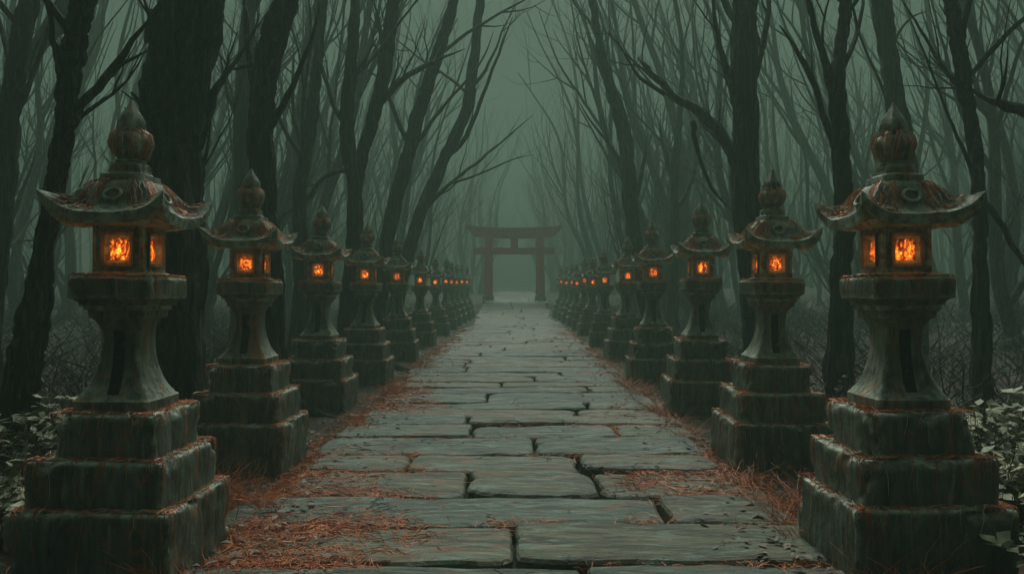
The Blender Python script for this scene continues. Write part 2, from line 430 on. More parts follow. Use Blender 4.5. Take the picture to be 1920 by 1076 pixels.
def vines(b, r, n_top, n_roof):
    """strands draped over the edges of roof, platform and steps"""
    def over(edge_half, z, reach, drop, rad, inner=0.12):
        s = r.randrange(4); u = r.uniform(-1, 1) * edge_half
        if r.random() < 0.45: u = math.copysign(edge_half * r.uniform(0.8, 1.0), u)
        wob = r.uniform(-.012, .012); P = []
        for k, (dist, dz) in enumerate(((edge_half - inner * r.random() - .03, .008), (edge_half - .03, .012), (edge_half - .004, .001), (edge_half + .003, -drop * .45), (edge_half + .002 + .006 * r.random(), -drop))):
            x, y = max(-edge_half, min(edge_half, u + wob * k + r.uniform(-.01, .01))), -dist
            for _ in range(s): x, y = -y, x
            P.append(Vector((x, y, z + dz)))
        p, _ = smooth_path(P, [1] * 5, 2); b.strand(p, rad)
    def lie(half, inner, z):
        s = r.randrange(4); u = r.uniform(-1, 1) * half; d = r.uniform(inner, half); P = []
        an = r.uniform(0, 6.28)
        for k in range(5):
            x, y = u, -d
            for _ in range(s): x, y = -y, x
            P.append(Vector((x, y, z + .006 + .018 * math.sin(k * .8) * r.random())))
            u = max(-half, min(half, u + r.uniform(-.03, .07))); d = max(inner, min(half, d + r.uniform(-.025, .025)))
        b.strand(P, r.uniform(.002, .0045))
    for _ in range(n_top):
        e, z, dr = r.choice([(.410, .376, .2), (.410, .376, .25), (.350, .616, .2), (.350, .616, .16), (.275, .841, .16), (.275, .841, .12), (.216, 1.554, .12)])
        over(e, z, .1, dr * r.uniform(.1, 1.0) ** 1.5, r.uniform(.0022, .005))
    for _ in range(n_top):
        e, i, z = r.choice([(.39, .355, .374), (.33, .28, .614), (.255, .20, .84), (.20, .15, 1.552)])
        lie(e, i, z)
    for _ in range(n_roof):
        s = r.randrange(4); u = r.choice([-1, 1]) * r.uniform(.35, 1.0); P = []
        t0 = r.uniform(0.0, .6); t1 = min(1.03, t0 + r.uniform(.2, .6))
        for k in range(7):
            t = t0 + (t1 - t0) * k / 6
            x, y, z = roof_pt(t, max(-1, min(1, u + r.uniform(-.05, .05)))); z += .008
            for _ in range(s): x, y = -y, x
            P.append(Vector((x, y, z)))
        if r.random() < .5 and t1 > .9:
            P.append(P[-1] + Vector((0, 0, -r.uniform(.03, .12))))
        b.strand(P, r.uniform(.0022, .005))
    for _ in range(n_roof // 3):
        an = r.uniform(0, 6.28); P = []
        for z, q in ((2.47, .02), (2.42, .05), (2.36, .068), (2.33, .105), (2.28, .118), (2.23, .10), (2.19, .09)):
            an += r.uniform(-.15, .15); P.append(Vector((math.cos(an) * q, math.sin(an) * q, z)))
        k = r.randrange(0, 4); b.strand(P[k:], r.uniform(.0016, .003))

RO = [(0.0, .115, 2.068), (.10, .140, 2.055), (.20, .168, 2.015), (.32, .186, 1.975), (.44, .203, 1.935), (.58, .228, 1.905), (.78, .265, 1.887), (1.0, .300, 1.880)]
def roof_pt(t, u):
    for (a, h0, z0), (c, h1, z1) in zip(RO, RO[1:]):
        if t <= c or c == 1.0:
            k = (t - a) / (c - a); h = h0 + (h1-h0)*k; z = z0 + (z1-z0)*k; break
    w = smoothstep(.25, 1.0, t); au = abs(u)
    ridge = .026 * max(0, (au - .72) / .28) ** 1.5 * smoothstep(0.05, .4, t)      # raised hip ridges
    z += .085 * w * au ** 3.2 + ridge
    out = 1 + .07 * w * au ** 4
    return u * h * out, -h * out * (1 - .035 * (1 - au * au) * w), z

def make_lantern(sd=0.0):
    root = empty('stone_lantern', (0, 0, 0))
    slab_block(-0.12, .375, .412, 'step', root, 1.0 + sd)
    slab_block(.368, .615, .352, 'step', root, 4.0 + sd)
    slab_block(.608, .84, .277, 'step', root, 9.0 + sd)
    sh = loft([(.835, .195, .02), (.90, .198, .02), (.915, .185, .03), (.93, .176, .02), (.96, .155, .02), (1.01, .133, .02), (1.08, .113, .02), (1.16, .101, .02),
               (1.23, .100, .02), (1.29, .110, .02), (1.325, .128, .02), (1.335, .150, .02), (1.37, .152, .02), (1.375, .166, .02), (1.405, .168, .02)], 'shaft', M_STONE, root, .007, 2.0 + sd, 14, .02)
    # carved, weathered inscription panels on front and back of the shaft
    r = random.Random(3 + int(sd))
    for s in (-1, 1):
        b = MB()
        def sy(z):
            pr = [(.93, .176), (.96, .155), (1.01, .133), (1.08, .113), (1.16, .101), (1.23, .100), (1.29, .110)]
            for (z0, h0), (z1, h1) in zip(pr, pr[1:]):
                if z <= z1: return h0 + (h1-h0)*(z-z0)/(z1-z0)
            return .110
        ps = [[(-.03, s * (sy(.94 + .33*k/14) - .004), .94 + .33*k/14), (-.03, s * (sy(.94 + .33*k/14) + .0035), .94 + .33*k/14), (.03, s * (sy(.94 + .33*k/14) + .0035), .94 + .33*k/14), (.03, s * (sy(.94 + .33*k/14) - .004), .94 + .33*k/14)] for k in range(15)]
        b.rings(ps if s > 0 else [q[::-1] for q in ps])
        b.build('inscription_panel', M_CARVE, sh); b = MB()
        z = 1.26
        for g_ in range(5):
            for _ in range(6):
                x0 = r.uniform(-.012, .012); z0 = z - r.uniform(0, .045); vert = r.random() < .4
                w, h = (.006, r.uniform(.015, .035)) if vert else (r.uniform(.012, .026), .006)
                x1 = x0; P = [Vector((x1 - w/2, 0, z0)), Vector((x1 + w/2, 0, z0 - h * .3))] if not vert else [Vector((x1, 0, z0)), Vector((x1 + .004, 0, z0 - h))]
                for p in P: p.y = s * (sy(p.z) + .004)
                b.tube(P, [.0036, .0026], 5)
            z -= .058
        b.build('inscription', M_BARK2, sh)['kind'] = 'stuff'
    loft([(1.40, .182, .02), (1.42, .184, .02), (1.435, .200, .02), (1.44, .216, .012), (1.54, .219, .012), (1.552, .208, .02), (1.556, .15, .02)], 'platform', M_STONE, root, .010, 5.0 + sd, 20, .02)
    # fire box: four walls with real openings, a pane in each
    fb = MB(); H = .134; wh = .077; z0, z1, a, c = 1.55, 1.86, 1.618, 1.782
    fb.rings(rough_rings([rsq(.155, .01, 1.552, 10), rsq(.155, .01, 1.572, 10), rsq(.142, .01, 1.578, 10)], .003, 1), True, True)
    fb.rings(rough_rings([rsq(.142, .01, 1.822, 10), rsq(.17, .01, 1.835, 10), rsq(.20, .01, 1.865, 10)], .003, 1), True, True)
    for s in range(4):
        def put(x0, x1, y0, y1, zz0, zz1):
            n = len(fb.v); fb.box(x0, x1, y0, y1, zz0, zz1)
            for i in range(n, len(fb.v)):
                x, y, z = fb.v[i]
                for _ in range(s): x, y = -y, x
                fb.v[i] = (x, y, z)
        put(-H, -wh, -H, -H + .03, 1.576, 1.824)
        put(wh, H - .031, -H, -H + .03, 1.576, 1.824)
        put(-wh, wh, -H, -H + .03, 1.576, a)
        put(-wh, wh, -H, -H + .03, c, 1.824)
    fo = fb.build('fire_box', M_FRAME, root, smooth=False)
    for s in range(4):
        fr = MB(); pn = MB()
        def put2(b, x0, x1, y0, y1, zz0, zz1):
            n = len(b.v); b.box(x0, x1, y0, y1, zz0, zz1); spin(b, n)
        def spin(b, n):
            for i in range(n, len(b.v)):
                x, y, z = b.v[i]
                for _ in range(s): x, y = -y, x
                b.v[i] = (x, y, z)
        def sq(h, y, e): return [(-h, y, a - e), (h, y, a - e), (h, y, c + e), (-h, y, c + e)]
        q = .001                                                    # splayed reveal, then a raised flat border
        fr.rings([sq(wh - q, -H + .024, -q), sq(wh - .024, -H + .024, -.024), sq(wh - .024, -H + .018, -.024), sq(wh - .010, -H + .004, -.010), sq(wh - .010, -H - .010, -.010),
                  sq(wh + .002, -H - .014, .002), sq(wh + .012, -H - .014, .012), sq(wh + .012, -H - .001, .012), sq(wh - q, -H - .001, -q), sq(wh - q, -H + .024, -q)], False, False)
        spin(fr, 0)
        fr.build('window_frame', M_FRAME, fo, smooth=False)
        ld = bpy.data.lights.new('flame_light', 'POINT'); ld.energy = LAMP_W; ld.color = (1.0, .38, .10); ld.shadow_soft_size = 0.0
        lo = bpy.data.objects.new('flame_light', ld); sc.collection.objects.link(lo); lo.parent = fo
        x, y = 0.0, -H - .06
        for _ in range(s): x, y = -y, x
        lo.location = (x, y, 1.69)
        put2(pn, -wh + .023, wh - .023, -H + .019, -H + .0235, a + .022, c - .022)
        pn.build('glowing_pane', M_FIRE, fo, smooth=False)
    # roof
    rb = MB(); n = 20; T = [0, .05, .1, .16, .22, .28, .34, .4, .46, .54, .62, .7, .78, .86, .93, 1.0]
    def ring(fn):
        o = []
        for s in range(4):
            for k in range(n):
                x, y, z = fn(-1 + 2 * k / n)
                for _ in range(s): x, y = -y, x
                o.append((x, y, z))
        return o
    rs = [ring(lambda u: (lambda p: (p[0] * .97, p[1] * .97, p[2] - .055 - .01 * abs(u)))(roof_pt(1.0, u))),
          ring(lambda u: (lambda p: (p[0] * 1.0, p[1] * 1.0, p[2] - .022))(roof_pt(1.0, u)))]
    under = [ring(lambda u: (u * .195, -.195, 1.862)), ring(lambda u: (lambda p: (p[0] * .80, p[1] * .80, 1.845 + (p[2] - 1.888) * .35))(roof_pt(1.0, u)))]
    rs = under + rs + [ring(lambda u, t=t: roof_pt(t, u)) for t in reversed(T)]
    rb.rings(rough_rings(rs, .011, 8.0 + sd), True, True)
    # round boss carved on each roof face
    for s in range(4):
        P = []
        for k in range(13):
            an = k / 12 * 2 * math.pi; x, y, z = math.cos(an) * .045, -.195, 1.985 + math.sin(an) * .032
            y = -.205 + (z - 1.96) * .55
            for _ in range(s): x, y = -y, x
            P.append(Vector((x, y, z)))
        rb.tube(P, [.010] * 13, 6)
    rb.build('roof', M_STONE, root)
    fi = loft([(2.05, .112, .03), (2.06, .118, .02), (2.105, .112, .02), (2.112, .09, .02), (2.12, .084, .02), (2.165, .080, .02), (2.172, .06, .03), (2.175, .055, .02)], 'finial', M_STONE, root, .009, 6.0 + sd, 10, .02)
    round_loft([(2.16, .05), (2.17, .072), (2.18, .078), (2.19, .066), (2.205, .078), (2.23, .100), (2.26, .110), (2.29, .108), (2.32, .092), (2.335, .070), (2.342, .05)], 'lotus_knob', M_STONE, fi, .006, 3.0, 8, 32)
    round_loft([(2.33, .050), (2.342, .068), (2.368, .077), (2.40, .070), (2.435, .052), (2.475, .027), (2.52, .006)], 'jewel_tip', M_STONE, fi, .004, 7.0, 6, 24)
    return root
LAMP_W = 0.07                     # the glow a lit window throws on its own surround
M_CARVE, nt_, b_ = mat('carved_grooves'); b_.inputs['Base Color'].default_value = (0.012, 0.016, 0.012, 1); b_.inputs['Roughness'].default_value = 0.9
nn = nz(nt_, (1,1,1), 20, 3); nt_.links.new(ramp(nt_, nn, [(0.4, (0.01, 0.014, 0.01)), (0.7, (0.03, 0.036, 0.028))]), b_.inputs['Base Color'])
M_FRAME = stone_material('glow_tinted_surround', (0.13, 0.09, 0.05), (0.34, 0.22, 0.12), 0.9)  # warm stained stone, lightened so the window glow is in its colour

protos_l = [make_lantern(0.0), make_lantern(17.0), make_lantern(41.0)]
vine_src = []
for k in range(4):
    r = random.Random(40 + k); b = MB(); vines(b, r, 300, 230); ob = b.build('dry_vines', M_RUST, None)
    b2 = MB(); vines(b2, r, 70, 80); ob2 = b2.build('pale_roots', M_PALE, None); vine_src.append((ob.data, ob2.data))
    bpy.data.objects.remove(ob); bpy.data.objects.remove(ob2)

left = [(4.35, 2.11, 1.0), (6.88, 2.29, 1.0), (10.0, 2.45, 1.0), (12.7, 2.39, 1.0), (16.6, 2.42, .99), (20.6, 2.45, 1.0), (25.0, 2.45, .99), (28.5, 2.47, .98), (31.5, 2.48, 1.0), (34.2, 2.46, .98), (36.8, 2.4, 1.0), (39.3, 2.34, .99)]
right = [(4.42, 2.12, 1.0), (6.94, 2.21, 1.0), (9.8, 2.26, 1.0), (12.7, 2.21, 1.01), (16.8, 2.33, 1.0), (20.5, 2.33, 1.0), (25.0, 2.4, .98), (28.0, 2.4, 1.0), (31.0, 2.42, .99), (34.0, 2.40, 1.0), (36.7, 2.36, .98), (39.5, 2.31, 1.0)]
ordn = ['nearest', 'second', 'third', 'fourth', 'fifth', 'sixth', 'seventh', 'eighth', 'ninth', 'tenth', 'eleventh', 'farthest']
extra = {('left', 0): 'tall stone lantern nearest on the left, pale and rust-red strands trailing off its roof corner',
         ('left', 1): 'stone lantern second from the viewer in the left row, in front of the thickest trunks',
         ('right', 0): 'tall stone lantern nearest on the right, rust-stained roof and two lit windows showing',
         ('right', 1): 'stone lantern second from the viewer in the right row, below the long overhanging branch'}
lr = random.Random(2); used_l = set()
for side, lst in (('left', left), ('right', right)):
    sg = -1 if side == 'left' else 1
    for i, (d, X, hz) in enumerate(lst):
        k = {('left', 0): 0, ('right', 0): 1}.get((side, i), lr.randrange(3))
        o = protos_l[k] if k not in used_l else copy_tree(protos_l[k])
        used_l.add(k)
        o.location = (sg * X, d, ground_rise(d)); q = lr.uniform(.965, 1.03) if i > 1 else 1; o.scale = (q, q, hz * (lr.uniform(.975, 1.025) if i > 1 else 1))
        o.rotation_euler = (R(lr.uniform(-.9, .9)) if i > 1 else R(.3), R(lr.uniform(-1.4, 1.4)) if i > 1 else R(.5 * sg), R(lr.uniform(-3, 3)) * (1 if i > 1 else .2) + lr.randrange(2) * math.pi)
        where = 'the last and smallest before the red gate' if i == 11 else 'counted from the viewer'
        tag(o, extra.get((side, i), 'lit stone lantern, %s in the %s row, %s' % (ordn[i], side, where)), 'lantern', 'stone lanterns lining the path')
for o in [o for o in sc.objects if o.name.startswith('stone_lantern')]:
    k = lr.randrange(4); near = o.location.y < 30
    if near:
        v = bpy.data.objects.new('dry_vines', vine_src[k][0]); sc.collection.objects.link(v); v.parent = o; v['kind'] = 'stuff'
        v = bpy.data.objects.new('pale_roots', vine_src[(k + 1) % 4][1]); sc.collection.objects.link(v); v.parent = o; v['kind'] = 'stuff'

# ------------------------------------------------------------------ torii gate
GY = 46.5; gz = ground_rise(GY)
gt = empty('torii_gate', (-0.02, GY, gz)); gt.scale = (.77, .77, .77)
tag(gt, 'tall weathered red wooden gate spanning the far end of the path, faded by fog', 'gate')
for s in (-1, 1):
    b = MB(); P = [Vector((s * (1.98 - .02 * k), 0, z)) for k, z in enumerate((-.2, 1.2, 2.6, 4.0, 4.75))]
    b.tube(P, [.37, .35, .33, .31, .30], 20, .03, 2.0); b.build('post', M_GATE, gt)
    b = MB(); b.tube([Vector((s * 1.98, 0, -.2)), Vector((s * 1.98, 0, .32)), Vector((s * 1.98, 0, .38))], [.46, .44, .38], 20); b.build('post_base', M_STEP, gt)
b = MB(); b.box(-3.08, 3.05, -.14, .14, 3.42, 3.92); b.build('tie_beam', M_GATE, gt, smooth=False)
for s in (-1, 1):
    b = MB(); b.box(s * 2.42 - .07 if s > 0 else -2.49, s * 2.42 + .07 if s > 0 else -2.35, -.2, .2, 3.92, 4.06); b.build('wedge', M_GATE, gt, smooth=False)
b = MB(); b.box(-.28, .28, -.12, .12, 3.92, 4.62); b.build('centre_strut', M_GATE, gt, smooth=False)
def beam(z0, z1, half0, half1, dep, curve):
    b = MB(); rs = []
    for k in range(25):
        u = -1 + k / 12; lift = curve * abs(u) ** 2.4
        x0 = u * half0; x1 = u * half1
        rs.append([(x0, -dep, z0 + lift), (x1, -dep * 1.1, z1 + lift), (x1, dep * 1.1, z1 + lift), (x0, dep, z0 + lift)])
    b.rings(rs); return b
beam(4.60, 4.98, 3.05, 3.30, .26, .17).build('lower_lintel', M_GATE, gt, smooth=False)
beam(4.982, 5.28, 3.42, 3.62, .36, .19).build('upper_lintel', M_GATE, gt, smooth=False)
beam(5.283, 5.40, 3.66, 3.74, .46, .20).build('cap_board', M_GATE, gt, smooth=False)

# ------------------------------------------------------------------ bare trees
def at(px, py, d):
    return Vector(((px - 965) / F * d, d, CAM_Z + (538 - py) / F * d))
def kink(pp, rr, rg, amt=.5):
    """knobbly, angular growth instead of an even curve"""
    s = rg.random() * 50
    return [p + noise.noise_vector(Vector((k * .55 + s, 0, s))) * min(.10, rr[k] * 1.5) * amt for k, p in enumerate(pp)], rr
def twig(b, p, dirv, length, r, level, rg, up=0.15):
    """recursive bare limb"""
    n = 6 if level else 8; P = [p.copy()]; rad = [r]; d = dirv.normalized(); kids = []
    for k in range(n):
        d = (d + Vector((rg.uniform(-1, 1), rg.uniform(-1, 1), rg.uniform(-.5, 1) + up)) * (.20 if level else .13)).normalized()
        P.append(P[-1] + d * length / n); rad.append(r * (1 - .82 * (k + 1) / n))
        if level < 3 and k >= 1: kids.append((P[-1].copy(), d.copy(), rad[-1]))
    pp, rr = smooth_path(P, rad, 2 if level else 3)
    pp, rr = kink(pp, rr, rg)
    b.tube(pp, rr, 7 if level == 0 else (5 if level == 1 else 4), .10 if level == 0 else 0, rg.random() * 9)
    if level < 3 and r > .012:
        for (q, dd, kr) in rg.sample(kids, min(len(kids), 3 if level < 2 else 2)):
            side = dd.orthogonal().normalized(); side.rotate(Matrix.Rotation(rg.uniform(0, 6.28), 3, dd))
            nd = (dd + side * rg.uniform(.5, 1.0)).normalized()
            twig(b, q, nd, length * rg.uniform(.45, .7), max(.006, kr * .75), level + 1, rg, up)
def hero(label, trunk, limbs, m, seed, spread=0.5, extra=5, group=None):
    """trunk: [(px, py, width_px)] at distance d; limbs: lists of the same starting on the trunk"""
    rg = random.Random(seed); d = trunk[0]; pts = trunk[1]
    base = at(pts[0][0], pts[0][1], d); bx, by = base.x, base.y; gz_ = ground_z(bx, by)
    root = empty('bare_tree', (bx, by, gz_)); tag(root, label, 'tree', group)
    off = Vector((bx, by, gz_))
    yo = [0.0]
    for k in range(1, len(pts)): yo.append(yo[-1] + rg.uniform(-.16, .16))
    P = [at(x, y, d + q) - off for (x, y, w), q in zip(pts, yo)]; rad = [w / 2 / F * d for x, y, w in pts]; tr = list(zip(pts, yo))
    b0 = Vector((P[0].x, 0, -.25))
    if P[0].z > .3: P = [b0, Vector((P[0].x, 0, .12))] + P; rad = [rad[0] * 1.7, rad[0] * 1.35] + rad
    # carry the trunk on above the frame
    t = (P[-1] - P[-2]).normalized()
    for k in range(4):
        t = (t + Vector((rg.uniform(-.15, .15), rg.uniform(-.15, .15), .12))).normalized(); P.append(P[-1] + t * 1.8); rad.append(rad[-1] * .72)
    pp, rr = kink(*smooth_path(P, rad, 12), rg, .25); tb = MB(); big = rad[0] > .1
    tb.tube(pp, rr, 44 if big else 20, .17, seed * 1.3)
    # furrowed, twisted bark ridges
    for i, (x, y, z) in enumerate(tb.v):
        k = i // (44 if big else 20)
        if k >= len(pp): break
        c = pp[k]; dx, dy = x - c.x, y - c.y; an = math.atan2(dy, dx)
        n1 = noise.noise(Vector((math.cos(an + z * .35) * 3.6, math.sin(an + z * .35) * 3.6, z * .35 + seed))) + .6 * noise.noise(Vector((math.cos(an) * 9, math.sin(an) * 9, z * 1.1)))
        f = 1 + .20 * n1; tb.v[i] = (c.x + dx * f, c.y + dy * f, z)
    # spreading roots
    r0 = rad[0] * .8
    for k in range(6 if big else 4):
        an = k * 1.05 + rg.uniform(-.3, .3); dv = Vector((math.cos(an), math.sin(an), 0)); q = P[0].copy(); q.z = .0
        Q = [q + Vector((0, 0, r0 * 2.2)), q + dv * r0 * .9 + Vector((0, 0, r0 * .9)), q + dv * r0 * 2.2 + Vector((0, 0, .04)), q + dv * r0 * 4.0 + Vector((0, 0, -.1))]
        a, c = smooth_path(Q, [r0 * .5, r0 * .45, r0 * .28, r0 * .12], 3); tb.tube(a, c, 8, .15, k)
    tb.build('trunk', m, root)
    for li, lim in enumerate(limbs):
        b = MB(); Q = []; rq = []; yy = 0.0; dirn = rg.choice([-1, 1])
        y_st = min(tr, key=lambda q: abs(q[0][1] - lim[0][1]))[1]
        for k, (x, y, w) in enumerate(lim):
            v = at(x, y, d + y_st + dirn * .015 * d * k + rg.uniform(-.05, .05)) - off; Q.append(v); rq.append(w / 2 / F * d)
        # start inside the trunk
        rq[0] *= 1.25; rq[-1] *= .35
        a, c = kink(*smooth_path(Q, rq, 5), rg); b.tube(a, c, 9, .14, seed + li)
        for k in range(2, len(a) - 2, 4):
            if rg.random() < .62:
                dd = (a[k + 1] - a[k]).normalized(); side = Vector((rg.uniform(-1, 1), rg.uniform(-.6, .6), rg.uniform(.1, 1)))
                twig(b, a[k], dd + side * .8, rg.uniform(.5, 1.3) * (d / 10) ** .5, c[k] * .5, 2, rg)
        b.build('limb', m, root)
    for k in range(extra):
        i = rg.randrange(int(len(pp) * .42), len(pp) - 3); an = rg.uniform(0, 6.28); b = MB()
        dv = Vector((math.cos(an), math.sin(an) * .8, rg.uniform(.7, 1.5)))
        twig(b, pp[i], dv, rg.uniform(2.2, 4.2), rr[i] * .42, 1, rg, .3); b.build('limb', m, root)
    return root

hero('massive near-black trunk rising behind the first two lanterns of the left row',
     (7.6, [(335, 800, 110), (330, 620, 92), (328, 450, 92), (322, 300, 108), (335, 170, 122), (352, 60, 118), (385, -60, 96)]),
     [[(315, 330, 40), (300, 220, 46), (308, 110, 44), (322, 0, 36), (330, -80, 30)], [(372, 250, 20), (410, 160, 14), (445, 110, 8), (480, 60, 4)], [(345, 400, 14), (375, 330, 9), (392, 260, 5), (397, 200, 3)]], M_BARK, 11)
hero('dark leaning trunk forking toward the path behind the nearest left lantern',
     (6.6, [(25, 880, 70), (38, 740, 62), (62, 600, 50), (82, 470, 36), (100, 370, 34), (120, 240, 34), (132, 120, 36), (152, 20, 38), (175, -60, 34)]),
     [[(112, 275, 18), (150, 200, 17), (205, 140, 14), (250, 75, 9), (292, 20, 4)], [(205, 142, 10), (245, 112, 7), (290, 90, 3)], [(118, 150, 16), (104, 90, 12), (90, 0, 9), (86, -60, 7)]], M_BARK, 12)
hero('dark straight trunk rising right above the second left lantern',
     (9.2, [(508, 700, 54), (505, 520, 48), (498, 380, 44), (488, 250, 46), (500, 130, 48), (520, 50, 46), (545, -30, 42)]),
     [[(484, 190, 14), (468, 110, 14), (462, 40, 12), (455, -30, 9)], [(490, 260, 14), (540, 180, 12), (578, 90, 8), (600, 10, 5)], [(470, 120, 8), (440, 130, 6), (410, 100, 4), (400, 60, 2)]], M_BARK, 13)
hero('slim trunk with long arm reaching right over the path, behind the fourth left lantern',
     (14.5, [(682, 660, 40), (668, 500, 30), (664, 400, 26), (672, 320, 24), (700, 220, 24), (722, 130, 24), (740, 0, 20)]),
     [[(702, 200, 16), (745, 158, 13), (800, 122, 10), (872, 92, 3)], [(668, 330, 9), (640, 320, 9), (600, 340, 8), (570, 382, 7), (530, 405, 5), (512, 440, 3)], [(812, 118, 6), (826, 90, 4), (840, 60, 2)], [(722, 120, 9), (712, 50, 8), (700, 0, 5)]], M_BARK, 14)
hero('slim forked trunk with many upright limbs, left of the long arm tree',
     (13.0, [(640, 690, 34), (655, 520, 26), (668, 400, 24), (650, 260, 24), (655, 150, 22), (665, 20, 18)]),
     [[(652, 250, 12), (620, 180, 9), (596, 90, 7), (590, 0, 4)], [(655, 160, 10), (690, 100, 8), (708, 70, 4)]], M_BARK2, 15)
hero('steeply leaning dark trunk above the fifth left lantern',
     (17.5, [(705, 620, 34), (722, 480, 26), (742, 380, 26), (768, 280, 26), (795, 180, 24), (825, 90, 20), (850, 0, 16)]),
     [[(760, 300, 9), (800, 240, 8), (840, 190, 6), (900, 120, 4), (925, 60, 2)]], M_BARK, 16)
hero('pale curved tree sweeping right toward the gate, left of the path',
     (19.0, [(735, 620, 32), (758, 500, 24), (790, 400, 22), (832, 300, 20), (872, 215, 20), (888, 120, 18), (900, 0, 14)]),
     [[(840, 290, 10), (875, 255, 9), (905, 180, 7), (935, 100, 5), (962, 30, 3)], [(800, 385, 8), (850, 340, 7), (900, 300, 6), (960, 250, 3), (1000, 215, 1.5)], [(850, 342, 5), (890, 330, 4), (960, 300, 2), (1000, 290, 1.5)]], M_BARK2, 17)
hero('broad dark trunk right of the path with a long crooked branch hanging over it',
     (11.0, [(1425, 720, 60), (1412, 520, 50), (1400, 400, 50), (1396, 280, 44), (1396, 150, 44), (1398, 40, 44), (1402, -40, 40)]),
     [[(1404, 350, 22), (1365, 270, 22), (1325, 222, 20), (1265, 180, 16), (1215, 130, 11), (1195, 108, 5)], [(1250, 178, 8), (1200, 145, 7), (1165, 90, 4), (1122, 45, 2)], [(1330, 225, 5), (1328, 200, 2)], [(1398, 200, 14), (1422, 120, 12), (1440, 30, 11), (1440, -40, 9)], [(1395, 240, 16), (1370, 150, 14), (1345, 70, 10), (1335, -20, 8)], [(1300, 230, 9), (1312, 300, 8), (1340, 360, 6), (1380, 400, 4)]], M_BARK, 38)
hero('dark Y-forked trunk between the two nearest right lanterns',
     (8.7, [(1578, 820, 56), (1574, 640, 44), (1580, 480, 36), (1582, 370, 32), (1576, 260, 30), (1570, 150, 28), (1580, 60, 22), (1588, -30, 20)]),
     [[(1572, 200, 16), (1545, 110, 14), (1525, 40, 12), (1510, -30, 10)], [(1566, 285, 13), (1540, 200, 11), (1508, 120, 10), (1462, 48, 5)], [(1440, 300, 0.8), (1440, 299, 0.8)]][:2], M_BARK, 19)
hero('thin tangled tree at the right edge with branches crossing behind the nearest right lantern',
     (8.0, [(1838, 860, 44), (1842, 640, 32), (1838, 480, 24), (1836, 360, 24), (1822, 240, 24), (1806, 140, 26), (1792, 40, 26), (1780, -40, 24)]),
     [[(1815, 180, 8), (1770, 130, 7), (1735, 70, 6), (1690, 0, 5)], [(1835, 370, 9), (1870, 410, 10), (1905, 470, 10), (1935, 520, 8)], [(1826, 330, 7), (1785, 235, 6), (1745, 130, 5), (1700, 20, 3)]], M_BARK, 20)
hero('stout dark branch-laden tree just outside the right edge of the path wood',
     (6.4, [(2010, 900, 90), (1995, 640, 74), (1985, 420, 66), (1970, 260, 60), (1975, 100, 56), (1990, -40, 50)]),
     [[(1970, 260, 26), (1930, 212, 22), (1880, 198, 20), (1832, 178, 10)], [(1868, 196, 7), (1884, 150, 6), (1890, 90, 4)]], M_BARK, 21, extra=2)
hero('mid-grey trunk tapering up left above the nearest right lantern',
     (12.5, [(1722, 700, 40), (1712, 480, 34), (1704, 330, 30), (1680, 180, 32), (1662, 80, 32), (1648, -30, 34)]),
     [[(1668, 100, 6), (1700, 40, 5), (1745, 20, 3)], [(1690, 240, 8), (1660, 180, 6), (1610, 60, 4), (1600, 0, 3)]], M_BARK2, 22)
hero('grey leaning trunk above the fourth right lantern with a high forked crown',
     (17.0, [(1225, 640, 34), (1195, 480, 24), (1180, 350, 26), (1168, 240, 26), (1140, 150, 18), (1120, 60, 14), (1105, -30, 12)]),
     [[(1190, 370, 9), (1208, 300, 7), (1214, 250, 3)], [(1180, 340, 8), (1150, 280, 7), (1110, 230, 5), (1085, 190, 3)]], M_BARK2, 23)
hero('slender Y-shaped tree behind the fourth right lantern',
     (20.0, [(1262, 620, 22), (1264, 480, 18), (1265, 340, 16), (1266, 300, 15), (1275, 220, 10), (1280, 120, 8), (1270, 20, 6)]),
     [[(1264, 335, 9), (1245, 280, 8), (1235, 230, 5)], [(1266, 400, 9), (1300, 330, 8), (1310, 250, 6), (1320, 200, 4)]], M_BARK2, 24)
hero('gnarled black trunk at the extreme left edge of the wood',
     (9.5, [(-30, 760, 60), (-20, 560, 46), (5, 380, 40), (20, 220, 36), (38, 90, 34), (60, -30, 32)]),
     [[(15, 250, 12), (50, 170, 10), (90, 60, 8), (112, -20, 6)], [(28, 160, 12), (10, 80, 10), (-10, 0, 8)]], M_BARK, 25)
hero('grey trunk between the massive trunk and the second left lantern',
     (15.5, [(450, 640, 34), (452, 500, 30), (455, 360, 28), (452, 220, 28), (460, 120, 26), (470, 0, 24)]),
     [[(452, 230, 9), (425, 170, 7), (410, 80, 5)], [(455, 300, 8), (480, 240, 7), (500, 150, 5)]], M_BARK2, 26)
hero('tall grey trunk standing between the second and third left lanterns',
     (14.0, [(560, 660, 36), (566, 520, 30), (562, 380, 24), (578, 260, 22), (592, 150, 20), (604, 20, 16)]),
     [[(570, 290, 8), (550, 200, 7), (552, 100, 5)]], M_BARK2, 27)

